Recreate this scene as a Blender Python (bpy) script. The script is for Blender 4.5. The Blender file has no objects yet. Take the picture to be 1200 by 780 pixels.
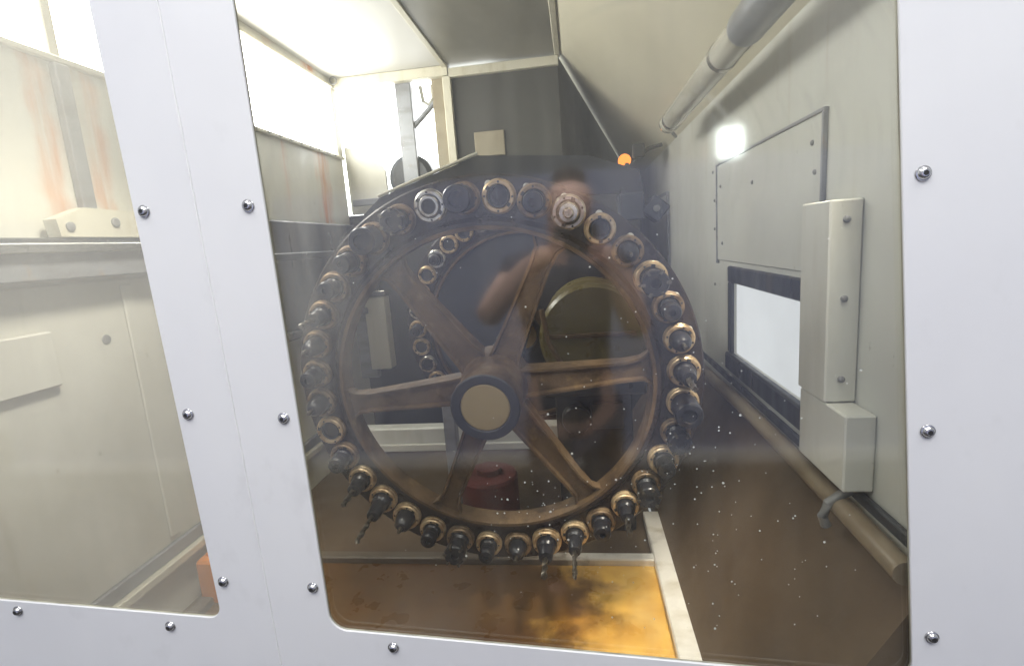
import bpy, bmesh, math, random
from mathutils import Vector, Matrix
from mathutils.geometry import tessellate_polygon

S = bpy.context.scene
COL = S.collection
R = math.radians
random.seed(7)

# ------------------------------------------------------------------ camera
def rot3(y, p, r):
    Ry = Matrix(((math.cos(y), 0, math.sin(y)), (0, 1, 0), (-math.sin(y), 0, math.cos(y))))
    Rx = Matrix(((1, 0, 0), (0, math.cos(p), -math.sin(p)), (0, math.sin(p), math.cos(p))))
    Rz = Matrix(((math.cos(r), -math.sin(r), 0), (math.sin(r), math.cos(r), 0), (0, 0, 1)))
    return Rz @ Rx @ Ry
CR = rot3(R(7.79), R(9.807), R(-4.27))
right = Vector((CR[0][0], CR[0][2], -CR[0][1]))
down = Vector((CR[1][0], CR[1][2], -CR[1][1]))
fwd = Vector((CR[2][0], CR[2][2], -CR[2][1]))
cd = bpy.data.cameras.new('camera')
cam = bpy.data.objects.new('camera', cd); COL.objects.link(cam)
m = Matrix.Identity(4)
for i in range(3):
    m[i][0] = right[i]; m[i][1] = -down[i]; m[i][2] = -fwd[i]
m.translation = (0, -0.75, 1.5)
cam.matrix_world = m
cd.sensor_width = 36; cd.lens = 18; cd.clip_start = 0.02; cd.clip_end = 100
S.camera = cam

# ------------------------------------------------------------------ light
w = bpy.data.worlds.new('World'); S.world = w; w.use_nodes = True
w.node_tree.nodes['Background'].inputs[0].default_value = (0.94, 0.97, 1.0, 1)
w.node_tree.nodes['Background'].inputs[1].default_value = 0.50

def area(name, loc, target, sx, sy, power, col):
    l = bpy.data.lights.new(name, 'AREA'); l.shape = 'RECTANGLE'; l.size = sx; l.size_y = sy
    l.energy = power; l.color = col
    o = bpy.data.objects.new(name, l); COL.objects.link(o); o.location = loc
    o.rotation_euler = (Vector(target) - Vector(loc)).to_track_quat('-Z', 'Y').to_euler()
    return o
# workshop ceiling lights in front of the machine (behind and above the photographer), one more added above it
area('overhead_area_light', (1.3, -0.75, 4.0), (0.6, -0.8, 0), 1.8, 1.2, 38, (0.98, 0.98, 1.0))
area('overhead_area_light', (-1.3, -0.75, 4.0), (-0.6, -0.8, 0), 1.8, 1.2, 32, (0.98, 0.98, 1.0))
area('overhead_area_light', (0.0, 0.9, 3.7), (0, -1.7, 1.0), 2.6, 1.0, 240, (1.0, 0.97, 0.94))  # added above the machine to brighten the person and the partition
area('overhead_area_light', (0.9, -2.4, 4.4), (0.1, 0, 0.6), 1.8, 1.2, 62, (1.0, 0.99, 0.98))
area('overhead_area_light', (-1.1, -2.4, 4.4), (-0.6, 0, 0.6), 1.8, 1.2, 76, (1.0, 0.99, 0.98))

# unseen spot added high inside the door to brighten the tray
sl_d = bpy.data.lights.new('added_chamber_spot', 'SPOT'); sl_d.energy = 125; sl_d.color = (1.0, 0.93, 0.80); sl_d.spot_size = R(36); sl_d.spot_blend = 0.9; sl_d.shadow_soft_size = 0.10
sl_o = bpy.data.objects.new('added_chamber_spot', sl_d); COL.objects.link(sl_o); sl_o.location = (0.435, 0.12, 1.95)
sl_o.rotation_euler = (Vector((0.07, 0.62, 0.48)) - Vector((0.435, 0.12, 1.95))).to_track_quat('-Z', 'Y').to_euler()

sl_p = bpy.data.lights.new('added_chamber_spot', 'SPOT'); sl_p.energy = 72; sl_p.color = (1.0, 0.94, 0.82); sl_p.spot_size = R(75); sl_p.spot_blend = 0.9; sl_p.shadow_soft_size = 0.10  # second unseen spot, added to brighten the left wall
sl_q = bpy.data.objects.new('added_chamber_spot', sl_p); COL.objects.link(sl_q); sl_q.location = (-0.62, 0.20, 2.25)
sl_q.rotation_euler = (Vector((-1.25, 0.35, 0.90)) - Vector((-0.62, 0.20, 2.25))).to_track_quat('-Z', 'Y').to_euler()

S.view_settings.view_transform = 'Standard'
S.view_settings.look = 'None'
S.view_settings.exposure = 0.0
S.view_settings.gamma = 1.0
S.render.engine = 'CYCLES'
S.cycles.use_denoising = True
S.cycles.max_bounces = 7
S.cycles.diffuse_bounces = 4
S.cycles.glossy_bounces = 3
S.cycles.transparent_max_bounces = 10
S.cycles.use_adaptive_sampling = True
S.cycles.adaptive_threshold = 0.03
S.cycles.sample_clamp_indirect = 6
S.cycles.caustics_reflective = False

# ------------------------------------------------------------------ materials
def nn(nt, t, **kw):
    n = nt.nodes.new(t)
    for k, v in kw.items(): setattr(n, k, v)
    return n

def noise_fac(nt, scale, lo, hi, off=(0, 0, 0), detail=4, nscale=1.0, rough=0.55):
    g = nn(nt, 'ShaderNodeNewGeometry')
    mp = nn(nt, 'ShaderNodeMapping'); mp.inputs['Scale'].default_value = scale; mp.inputs['Location'].default_value = off
    nt.links.new(g.outputs['Position'], mp.inputs['Vector'])
    n = nn(nt, 'ShaderNodeTexNoise'); n.inputs['Scale'].default_value = nscale
    n.inputs['Detail'].default_value = detail; n.inputs['Roughness'].default_value = rough
    nt.links.new(mp.outputs[0], n.inputs['Vector'])
    r = nn(nt, 'ShaderNodeMapRange'); r.inputs['From Min'].default_value = lo; r.inputs['From Max'].default_value = hi
    nt.links.new(n.outputs['Fac'], r.inputs['Value'])
    return r.outputs[0]

def mat(name, col, rough=0.5, metal=0.0, layers=(), bump=None, rvar=None, spec=0.5, coat=0.0):
    """layers: (colour, scale3, lo, hi, strength)"""
    mt = bpy.data.materials.new(name); mt.use_nodes = True
    nt = mt.node_tree; b = nt.nodes['Principled BSDF']
    b.inputs['Roughness'].default_value = rough; b.inputs['Metallic'].default_value = metal
    b.inputs['Specular IOR Level'].default_value = spec
    b.inputs['Coat Weight'].default_value = coat; b.inputs['Coat Roughness'].default_value = 0.12
    b.inputs['Base Color'].default_value = (*col, 1)
    prev = None
    for i, (c, sc, lo, hi, st) in enumerate(layers):
        f = noise_fac(nt, sc, lo, hi, off=(3.1 * i + len(name), 1.7 * i, 5.3 * i))
        mu = nn(nt, 'ShaderNodeMath', operation='MULTIPLY'); mu.inputs[1].default_value = st
        nt.links.new(f, mu.inputs[0])
        mx = nn(nt, 'ShaderNodeMix', data_type='RGBA')
        nt.links.new(mu.outputs[0], mx.inputs[0])
        if prev is None: mx.inputs[6].default_value = (*col, 1)
        else: nt.links.new(prev, mx.inputs[6])
        mx.inputs[7].default_value = (*c, 1)
        prev = mx.outputs[2]
    if prev is not None: nt.links.new(prev, b.inputs['Base Color'])
    if rvar:
        f = noise_fac(nt, rvar[0], 0.3, 0.7, off=(9, 2, 4))
        mr = nn(nt, 'ShaderNodeMapRange'); mr.inputs['To Min'].default_value = rvar[1]; mr.inputs['To Max'].default_value = rvar[2]
        nt.links.new(f, mr.inputs[0]); nt.links.new(mr.outputs[0], b.inputs['Roughness'])
    if bump:
        f = noise_fac(nt, bump[0], 0.0, 1.0, off=(1, 8, 3), detail=6)
        bp = nn(nt, 'ShaderNodeBump'); bp.inputs['Strength'].default_value = bump[1]; bp.inputs['Distance'].default_value = bump[2]
        nt.links.new(f, bp.inputs['Height']); nt.links.new(bp.outputs[0], b.inputs['Normal'])
    return mt

def emit(name, col, strength, var=None):
    mt = bpy.data.materials.new(name); mt.use_nodes = True; nt = mt.node_tree
    nt.nodes.remove(nt.nodes['Principled BSDF'])
    e = nn(nt, 'ShaderNodeEmission'); e.inputs[0].default_value = (*col, 1); e.inputs[1].default_value = strength
    nt.links.new(e.outputs[0], nt.nodes['Material Output'].inputs[0])
    if var:
        f = noise_fac(nt, var[0], 0.25, 0.75)
        mr = nn(nt, 'ShaderNodeMapRange'); mr.inputs['To Min'].default_value = strength * var[1]; mr.inputs['To Max'].default_value = strength
        nt.links.new(f, mr.inputs[0]); nt.links.new(mr.outputs[0], e.inputs[1])
    return mt

def glass_mat(name, base, cloud, arcs):
    """dirty safety glass: clear sheet + smeared coolant film that scatters a little light"""
    mt = bpy.data.materials.new(name); mt.use_nodes = True; nt = mt.node_tree
    nt.nodes.remove(nt.nodes['Principled BSDF'])
    out = nt.nodes['Material Output']
    tr = nn(nt, 'ShaderNodeBsdfTransparent'); tr.inputs[0].default_value = (0.965, 0.97, 0.95, 1)
    gl = nn(nt, 'ShaderNodeBsdfGlossy'); gl.inputs['Roughness'].default_value = 0.07
    gl.inputs[0].default_value = (1, 1, 1, 1)
    fr = nn(nt, 'ShaderNodeFresnel')
    gb = nn(nt, 'ShaderNodeNewGeometry'); ior = nn(nt, 'ShaderNodeMapRange'); ior.inputs['To Min'].default_value = 1.5; ior.inputs['To Max'].default_value = 1 / 1.5
    nt.links.new(gb.outputs['Backfacing'], ior.inputs[0]); nt.links.new(ior.outputs[0], fr.inputs[0])   # same reflectance on both faces of the sheet
    mx = nn(nt, 'ShaderNodeMixShader')
    fm = nn(nt, 'ShaderNodeMath', operation='MULTIPLY', use_clamp=True); fm.inputs[1].default_value = 1.35   # laminated double sheet: four faces reflect
    nt.links.new(fr.outputs[0], fm.inputs[0]); nt.links.new(fm.outputs[0], mx.inputs[0]); nt.links.new(tr.outputs[0], mx.inputs[1]); nt.links.new(gl.outputs[0], mx.inputs[2])
    df = nn(nt, 'ShaderNodeBsdfDiffuse'); df.inputs[0].default_value = (0.80, 0.80, 0.76, 1)
    tl = nn(nt, 'ShaderNodeBsdfTranslucent'); tl.inputs[0].default_value = (0.85, 0.84, 0.78, 1)
    sc = nn(nt, 'ShaderNodeMixShader'); sc.inputs[0].default_value = 0.6
    nt.links.new(df.outputs[0], sc.inputs[1]); nt.links.new(tl.outputs[0], sc.inputs[2])
    # film thickness: cloudy patches, vertical runs and wiped arcs
    a = noise_fac(nt, (2.2, 2.2, 2.0), 0.35, 0.75, off=(2.4, 0, 7.1), detail=3)
    b = noise_fac(nt, (30, 30, 1.1), 0.42, 0.85, off=(1, 0, 2), detail=2)
    g = nn(nt, 'ShaderNodeNewGeometry')
    sub = nn(nt, 'ShaderNodeVectorMath', operation='SUBTRACT'); sub.inputs[1].default_value = (0.10, 0, 1.58)
    nt.links.new(g.outputs['Position'], sub.inputs[0])
    ln = nn(nt, 'ShaderNodeVectorMath', operation='LENGTH'); nt.links.new(sub.outputs[0], ln.inputs[0])
    n1 = nn(nt, 'ShaderNodeTexNoise', noise_dimensions='1D'); n1.inputs['Scale'].default_value = 60; n1.inputs['Detail'].default_value = 3
    nt.links.new(ln.outputs['Value'], n1.inputs['W'])
    arc = nn(nt, 'ShaderNodeMapRange'); arc.inputs['From Min'].default_value = 0.52; arc.inputs['From Max'].default_value = 0.78
    nt.links.new(n1.outputs[0], arc.inputs[0])
    am0 = noise_fac(nt, (3.5, 3.5, 3.5), 0.4, 0.62, off=(5.2, 0, 1.3), detail=2)
    sx_ = nn(nt, 'ShaderNodeSeparateXYZ'); nt.links.new(g.outputs['Position'], sx_.inputs[0])
    mz = nn(nt, 'ShaderNodeMapRange'); mz.inputs['From Min'].default_value = 1.52; mz.inputs['From Max'].default_value = 1.66; nt.links.new(sx_.outputs[2], mz.inputs[0])
    am_ = nn(nt, 'ShaderNodeMath', operation='MULTIPLY'); nt.links.new(am0, am_.inputs[0]); nt.links.new(mz.outputs[0], am_.inputs[1]); mX = nn(nt, 'ShaderNodeMapRange'); mX.inputs['From Min'].default_value = 0.0; mX.inputs['From Max'].default_value = 0.2; nt.links.new(sx_.outputs[0], mX.inputs[0])
    am2 = nn(nt, 'ShaderNodeMath', operation='MULTIPLY'); nt.links.new(am_.outputs[0], am2.inputs[0]); nt.links.new(mX.outputs[0], am2.inputs[1]); am = am2.outputs[0]
    # thick smear in the upper left of the pane
    s2 = nn(nt, 'ShaderNodeVectorMath', operation='SUBTRACT'); s2.inputs[1].default_value = (-0.42, 0, 1.50); nt.links.new(g.outputs['Position'], s2.inputs[0])
    s3 = nn(nt, 'ShaderNodeVectorMath', operation='MULTIPLY'); s3.inputs[1].default_value = (1.25, 0, 0.55); nt.links.new(s2.outputs[0], s3.inputs[0])
    l2 = nn(nt, 'ShaderNodeVectorMath', operation='LENGTH'); nt.links.new(s3.outputs[0], l2.inputs[0])
    pm = nn(nt, 'ShaderNodeMapRange', interpolation_type='SMOOTHSTEP'); pm.inputs['From Min'].default_value = 0.34; pm.inputs['From Max'].default_value = 0.0; nt.links.new(l2.outputs['Value'], pm.inputs[0])
    pb_ = noise_fac(nt, (26, 26, 3.0), 0.25, 0.75, off=(0.7, 0, 3.2), detail=4)
    pq = nn(nt, 'ShaderNodeMath', operation='MULTIPLY'); nt.links.new(pm.outputs[0], pq.inputs[0]); nt.links.new(pb_, pq.inputs[1])
    mul = nn(nt, 'ShaderNodeMath', operation='MULTIPLY'); nt.links.new(arc.outputs[0], mul.inputs[0]); nt.links.new(am, mul.inputs[1])
    def lin(x, k, add=None, const=0.0):
        q = nn(nt, 'ShaderNodeMath', operation='MULTIPLY_ADD'); nt.links.new(x, q.inputs[0]); q.inputs[1].default_value = k
        if add is None: q.inputs[2].default_value = const
        else: nt.links.new(add, q.inputs[2])
        return q.outputs[0]
    s = lin(a, cloud, None, base)
    mb = nn(nt, 'ShaderNodeMath', operation='MULTIPLY'); nt.links.new(a, mb.inputs[0]); nt.links.new(b, mb.inputs[1])
    s = lin(mb.outputs[0], 0.06, s)
    s = lin(mul.outputs[0], arcs * 2.2, s)
    s = lin(pq.outputs[0], arcs * 1.6, s)
    # milky wiped film over the upper part of the pane
    uf = noise_fac(nt, (5, 5, 2.4), 0.3, 0.75, off=(8.1, 0, 4.4), detail=4)
    ug = nn(nt, 'ShaderNodeMath', operation='MULTIPLY'); nt.links.new(uf, ug.inputs[0]); nt.links.new(mz.outputs[0], ug.inputs[1])
    uh = nn(nt, 'ShaderNodeMath', operation='MULTIPLY'); nt.links.new(ug.outputs[0], uh.inputs[0]); nt.links.new(mX.outputs[0], uh.inputs[1])
    s = lin(uh.outputs[0], arcs * 1.5, s)
    fin = nn(nt, 'ShaderNodeMixShader')
    nt.links.new(s, fin.inputs[0]); nt.links.new(mx.outputs[0], fin.inputs[1]); nt.links.new(sc.outputs[0], fin.inputs[2])
    nt.links.new(fin.outputs[0], out.inputs[0])
    return mt

M = {}
M['panel'] = mat('white_powder_coat', (0.72, 0.724, 0.726), 0.38, layers=[((0.655, 0.66, 0.68), (2.5, 2.5, 1.6), 0.35, 0.7, 0.9), ((0.60, 0.60, 0.60), (14, 14, 9), 0.62, 0.78, 0.5), ((0.55, 0.54, 0.50), (6, 6, 5), 0.70, 0.80, 0.25)], bump=((5, 5, 4), 0.35, 0.004), rvar=((11, 11, 7), 0.28, 0.5))
M['sealant'] = mat('white_sealant', (0.72, 0.72, 0.72), 0.5, layers=[((0.60, 0.59, 0.55), (30, 30, 8), 0.58, 0.72, 0.5)])
M['glass'] = glass_mat('smeared_glass', 0.006, 0.016, 0.10)
M['glass_l'] = glass_mat('hazy_glass', 0.17, 0.08, 0.0)
M['gasket'] = mat('olive_gasket', (0.36, 0.35, 0.28), 0.6, layers=[((0.08, 0.07, 0.05), (20, 20, 6), 0.45, 0.7, 0.7)])
M['steel'] = mat('stainless_steel', (0.62, 0.62, 0.63), 0.22, 1.0, layers=[((0.3, 0.29, 0.28), (90, 90, 90), 0.5, 0.7, 0.6)])
M['steel_dark'] = mat('dark_socket', (0.02, 0.02, 0.02), 0.6)
M['wall'] = mat('cream_wall_paint', (0.51, 0.515, 0.475), 0.45, layers=[((0.43, 0.42, 0.37), (2.5, 2.5, 1.4), 0.4, 0.7, 0.6), ((0.36, 0.31, 0.22), (14, 14, 1.6), 0.58, 0.75, 0.45), ((0.12, 0.09, 0.05), (45, 45, 30), 0.70, 0.76, 0.5)], rvar=((6, 6, 4), 0.3, 0.6))
M['wall_left'] = mat('stained_cream_paint', (0.68, 0.67, 0.60), 0.45, layers=[((0.50, 0.46, 0.36), (3, 3, 1.2), 0.4, 0.7, 0.6), ((0.16, 0.10, 0.05), (40, 40, 25), 0.68, 0.75, 0.5)], rvar=((6, 6, 4), 0.3, 0.6))
def rust_runs(mt, runs):
    nt = mt.node_tree; b = nt.nodes['Principled BSDF']
    prev = b.inputs['Base Color'].links[0].from_socket
    g = nn(nt, 'ShaderNodeNewGeometry'); sp = nn(nt, 'ShaderNodeSeparateXYZ'); nt.links.new(g.outputs['Position'], sp.inputs[0])
    nz = noise_fac(nt, (60, 26, 2.2), 0.30, 0.62, off=(2, 7, 1))
    wob = nn(nt, 'ShaderNodeTexNoise', noise_dimensions='1D'); wob.inputs['Scale'].default_value = 9; nt.links.new(sp.outputs[2], wob.inputs['W'])
    for y0, wd, st, zt, zb, c in runs:
        a = nn(nt, 'ShaderNodeMath', operation='MULTIPLY_ADD'); nt.links.new(wob.outputs[0], a.inputs[0]); a.inputs[1].default_value = 0.05; nt.links.new(sp.outputs[1], a.inputs[2])
        d = nn(nt, 'ShaderNodeMath', operation='SUBTRACT'); nt.links.new(a.outputs[0], d.inputs[0]); d.inputs[1].default_value = y0 + 0.025
        e = nn(nt, 'ShaderNodeMath', operation='ABSOLUTE'); nt.links.new(d.outputs[0], e.inputs[0])
        f = nn(nt, 'ShaderNodeMapRange', interpolation_type='SMOOTHSTEP'); f.inputs['From Min'].default_value = wd; f.inputs['From Max'].default_value = 0; f.inputs['To Max'].default_value = st; nt.links.new(e.outputs[0], f.inputs[0])
        h = nn(nt, 'ShaderNodeMapRange', interpolation_type='SMOOTHSTEP'); h.inputs['From Min'].default_value = zb; h.inputs['From Max'].default_value = zt; nt.links.new(sp.outputs[2], h.inputs[0])
        m1 = nn(nt, 'ShaderNodeMath', operation='MULTIPLY'); nt.links.new(f.outputs[0], m1.inputs[0]); nt.links.new(nz, m1.inputs[1])
        m2 = nn(nt, 'ShaderNodeMath', operation='MULTIPLY'); nt.links.new(m1.outputs[0], m2.inputs[0]); nt.links.new(h.outputs[0], m2.inputs[1])
        mx = nn(nt, 'ShaderNodeMix', data_type='RGBA'); nt.links.new(m2.outputs[0], mx.inputs[0]); nt.links.new(prev, mx.inputs[6]); mx.inputs[7].default_value = (*c, 1); prev = mx.outputs[2]
    nt.links.new(prev, b.inputs['Base Color'])
RUST = (0.62, 0.20, 0.03)
rust_runs(M['wall_left'], [(1.80, .10, 1.0, 1.75, 1.45, RUST), (.40, .05, .9, 1.8, 1.4, RUST), (.53, .05, .8, 1.8, 1.4, RUST), (.70, .06, 1.0, 1.7, 1.4, RUST), (1.45, .05, .4, 1.9, 1.6, RUST)])
M['panel_in'] = mat('grey_inner_panel', (0.66, 0.65, 0.59), 0.4, layers=[((0.40, 0.38, 0.31), (2, 2, 1.5), 0.4, 0.7, 0.8), ((0.34, 0.25, 0.12), (8, 8, 0.8), 0.60, 0.8, 0.6), ((0.14, 0.08, 0.05), (35, 35, 18), 0.70, 0.75, 0.7)], rvar=((5, 5, 5), 0.28, 0.55))
M['ceil_white'] = mat('white_ceiling_sheet', (0.50, 0.49, 0.46), 0.5, layers=[((0.45, 0.43, 0.38), (2, 2, 2), 0.4, 0.7, 0.6)])
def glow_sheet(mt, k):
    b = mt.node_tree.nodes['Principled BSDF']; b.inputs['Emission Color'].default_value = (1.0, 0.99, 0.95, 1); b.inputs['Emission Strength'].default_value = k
glow_sheet(M['ceil_white'], 0.12)   # ceiling sheet made to glow, to brighten the chamber
M['ceil_grey'] = mat('grey_ceiling_sheet', (0.26, 0.245, 0.20), 0.42, layers=[((0.12, 0.115, 0.09), (2.4, 1.2, 2), 0.4, 0.7, 0.8), ((0.28, 0.26, 0.20), (9, 1, 9), 0.6, 0.75, 0.4)])
M['slope'] = mat('beige_hood_sheet', (0.60, 0.56, 0.44), 0.45, layers=[((0.50, 0.47, 0.35), (1.6, 1.1, 1.6), 0.4, 0.7, 0.8), ((0.58, 0.55, 0.43), (6, 0.9, 6), 0.55, 0.75, 0.5)], rvar=((4, 2, 4), 0.3, 0.55))
M['trim'] = mat('cream_trim', (0.60, 0.57, 0.46), 0.45, layers=[((0.36, 0.30, 0.18), (16, 16, 5), 0.55, 0.75, 0.6)])
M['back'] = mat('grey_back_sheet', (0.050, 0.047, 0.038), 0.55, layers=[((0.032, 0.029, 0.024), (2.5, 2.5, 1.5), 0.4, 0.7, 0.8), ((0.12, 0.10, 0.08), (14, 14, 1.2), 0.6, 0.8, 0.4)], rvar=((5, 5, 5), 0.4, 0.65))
M['plate'] = mat('tan_plate', (0.30, 0.26, 0.18), 0.5, layers=[((0.2, 0.16, 0.1), (12, 12, 12), 0.45, 0.7, 0.6)])
M['dark'] = mat('oily_dark_steel', (0.035, 0.034, 0.036), 0.35, 0.3, layers=[((0.08, 0.06, 0.04), (9, 9, 3), 0.5, 0.75, 0.8)], rvar=((12, 12, 8), 0.2, 0.55))
M['darkbox'] = mat('dark_blue_grey_cover', (0.028, 0.032, 0.040), 0.5, layers=[((0.08, 0.08, 0.085), (30, 30, 1.6), 0.55, 0.8, 0.5), ((0.10, 0.07, 0.03), (4, 4, 2), 0.5, 0.7, 0.6)], rvar=((20, 20, 4), 0.25, 0.6))
M['rail'] = mat('grey_rail', (0.25, 0.26, 0.28), 0.35, 0.2, layers=[((0.14, 0.13, 0.13), (8, 8, 20), 0.45, 0.7, 0.7), ((0.34, 0.22, 0.12), (20, 16, 9), 0.66, 0.75, 0.6)])
M['floor'] = mat('brown_sludge_floor', (0.098, 0.062, 0.034), 0.75, layers=[((0.15, 0.108, 0.068), (3, 3, 3), 0.35, 0.7, 0.7), ((0.09, 0.062, 0.037), (9, 5, 9), 0.5, 0.75, 0.7)], bump=((60, 60, 60), 0.25, 0.003), rvar=((8, 8, 8), 0.55, 0.9))
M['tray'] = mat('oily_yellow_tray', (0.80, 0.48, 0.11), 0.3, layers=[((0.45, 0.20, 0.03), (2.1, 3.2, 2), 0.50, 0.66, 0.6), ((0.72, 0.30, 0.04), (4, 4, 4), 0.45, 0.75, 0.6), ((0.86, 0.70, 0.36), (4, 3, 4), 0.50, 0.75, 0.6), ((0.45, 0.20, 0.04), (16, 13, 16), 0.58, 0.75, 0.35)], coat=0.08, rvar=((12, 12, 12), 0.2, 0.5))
def shade_stain(mt, x0, x1, c, st):
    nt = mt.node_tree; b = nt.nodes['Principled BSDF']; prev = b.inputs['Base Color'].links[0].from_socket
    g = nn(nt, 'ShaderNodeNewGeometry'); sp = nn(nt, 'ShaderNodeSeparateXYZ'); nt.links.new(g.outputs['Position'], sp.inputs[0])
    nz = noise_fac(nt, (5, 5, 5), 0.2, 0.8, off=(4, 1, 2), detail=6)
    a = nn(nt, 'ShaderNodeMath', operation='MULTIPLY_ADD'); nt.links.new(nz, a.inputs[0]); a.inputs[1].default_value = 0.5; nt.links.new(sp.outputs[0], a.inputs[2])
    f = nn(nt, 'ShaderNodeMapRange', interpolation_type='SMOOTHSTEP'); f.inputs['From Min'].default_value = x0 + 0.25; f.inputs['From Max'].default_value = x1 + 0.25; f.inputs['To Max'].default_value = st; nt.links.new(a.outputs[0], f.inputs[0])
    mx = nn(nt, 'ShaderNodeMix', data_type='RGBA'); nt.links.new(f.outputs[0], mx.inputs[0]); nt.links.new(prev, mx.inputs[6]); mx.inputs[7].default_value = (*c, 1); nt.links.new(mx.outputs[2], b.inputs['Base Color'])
shade_stain(M['tray'], 0.10, -0.12, (0.060, 0.024, 0.008), 0.93)   # wheel shade painted in as brown grime over the left of the tray
M['border'] = mat('pale_tray_border', (0.78, 0.74, 0.68), 0.4, layers=[((0.45, 0.38, 0.26), (8, 14, 8), 0.5, 0.75, 0.7)])
shade_stain(M['border'], 0.12, -0.08, (0.075, 0.050, 0.028), 0.92)  # same shade painted into the left part of the border
M['pipe'] = mat('brown_painted_pipe', (0.26, 0.21, 0.145), 0.35, layers=[((0.14, 0.10, 0.06), (14, 6, 14), 0.45, 0.7, 0.7)])
M['cast'] = mat('oily_brown_casting', (0.135, 0.086, 0.047), 0.38, 0.1, layers=[((0.036, 0.022, 0.014), (14, 14, 14), 0.42, 0.68, 0.8), ((0.24, 0.16, 0.075), (34, 34, 34), 0.58, 0.76, 0.6)], bump=((110, 110, 110), 0.55, 0.003), rvar=((22, 22, 22), 0.35, 0.7), spec=0.2)
M['rimplate'] = mat('dark_oily_plate', (0.026, 0.018, 0.015), 0.40, 0.15, layers=[((0.055, 0.034, 0.02), (18, 18, 18), 0.5, 0.75, 0.7)], bump=((120, 120, 120), 0.2, 0.0012), rvar=((25, 25, 25), 0.2, 0.5))
M['guard'] = mat('dark_guard_paint', (0.018, 0.017, 0.022), 0.55, layers=[((0.035, 0.028, 0.024), (9, 9, 9), 0.45, 0.7, 0.8)])
M['webdisc'] = mat('blue_grey_disc', (0.040, 0.042, 0.052), 0.5, layers=[((0.03, 0.028, 0.028), (5, 5, 5), 0.45, 0.7, 0.7)])
M['cap'] = mat('cream_hub_cap', (0.27, 0.20, 0.095), 0.5, layers=[((0.21, 0.12, 0.04), (9, 9, 12), 0.45, 0.7, 0.8), ((0.20, 0.12, 0.05), (60, 60, 60), 0.68, 0.76, 0.6)])
M['gold'] = mat('brassy_collar', (0.56, 0.41, 0.24), 0.30, 0.5, layers=[((0.22, 0.115, 0.045), (38, 38, 38), 0.44, 0.66, 0.75), ((0.70, 0.60, 0.44), (25, 25, 25), 0.55, 0.7, 0.6)], bump=((220, 220, 220), 0.2, 0.001))
M['gold_dull'] = mat('blackened_brass_collar', (0.27, 0.185, 0.105), 0.4, 0.4, layers=[((0.09, 0.055, 0.03), (38, 38, 38), 0.42, 0.62, 0.85)], bump=((220, 220, 220), 0.25, 0.001))
M['silver'] = mat('worn_chuck_steel', (0.62, 0.60, 0.56), 0.25, 0.95, layers=[((0.36, 0.26, 0.16), (40, 40, 40), 0.5, 0.7, 0.7)])
M['tool'] = mat('black_oxide_tool', (0.022, 0.022, 0.027), 0.28, 0.2, layers=[((0.07, 0.05, 0.03), (30, 30, 30), 0.58, 0.75, 0.6)])
M['carbide'] = mat('cutter_steel', (0.20, 0.18, 0.15), 0.3, 0.9, layers=[((0.07, 0.05, 0.03), (70, 70, 40), 0.45, 0.65, 0.8)])
M['plug'] = mat('white_number_plug', (0.66, 0.64, 0.58), 0.4, layers=[((0.25, 0.2, 0.14), (90, 90, 90), 0.52, 0.64, 0.7)])
M['olive'] = mat('olive_motor_paint', (0.125, 0.10, 0.03), 0.42, layers=[((0.06, 0.04, 0.013), (7, 7, 4), 0.42, 0.7, 0.8)], rvar=((12, 12, 12), 0.22, 0.5))
M['red'] = mat('dull_red_paint', (0.10, 0.014, 0.012), 0.75, layers=[((0.05, 0.01, 0.008), (9, 9, 9), 0.45, 0.7, 0.8)])
M['orange'] = mat('orange_paint', (0.80, 0.26, 0.005), 0.5, layers=[((0.6, 0.18, 0.005), (14, 14, 14), 0.45, 0.7, 0.7)])
M['speck'] = mat('dried_coolant', (0.85, 0.85, 0.82), 0.2, spec=0.8)
M['clear'] = mat('lamp_tube_plastic', (0.60, 0.58, 0.50), 0.15, layers=[((0.40, 0.37, 0.29), (20, 4, 20), 0.45, 0.7, 0.7)], coat=0.6)
M['greycap'] = mat('grey_plastic', (0.20, 0.20, 0.195), 0.4)
M['beigebox'] = mat('beige_bracket_paint', (0.56, 0.56, 0.51), 0.4, layers=[((0.40, 0.38, 0.31), (10, 10, 3), 0.45, 0.7, 0.6), ((0.16, 0.12, 0.08), (60, 60, 40), 0.70, 0.76, 0.5)])
M['rubber'] = mat('black_rubber', (0.02, 0.02, 0.022), 0.55)
M['win_left'] = emit('daylit_window', (1.0, 0.985, 0.93), 15.0)
M['win_back'] = emit('daylit_opening', (0.97, 0.99, 1.0), 9.0, ((2, 2, 2), 0.6))
M['win_right'] = emit('daylit_side_window', (0.93, 0.96, 1.0), 0.85, ((4, 3, 3), 0.85))
M['lampglow'] = emit('orange_lamp_glow', (1.0, 0.26, 0.035), 2.2)
M['roof_light'] = emit('lit_roof_light', (0.9, 1.0, 0.97), 26.0)
M['partition'] = mat('white_partition_paint', (0.31, 0.34, 0.50), 0.5, layers=[((0.27, 0.30, 0.43), (1, 1, 1), 0.4, 0.7, 0.6)])
M['ground'] = mat('workshop_concrete', (0.045, 0.042, 0.038), 0.6, layers=[((0.03, 0.028, 0.026), (3, 3, 3), 0.4, 0.7, 0.8)])
M['skin'] = mat('skin', (0.80, 0.52, 0.43), 0.5)
M['shirt'] = mat('dark_navy_cloth', (0.10, 0.10, 0.15), 0.9, layers=[((0.05, 0.05, 0.08), (6, 6, 6), 0.4, 0.7, 0.8)])
M['hair'] = mat('dark_hair', (0.05, 0.035, 0.025), 0.6)

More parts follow.
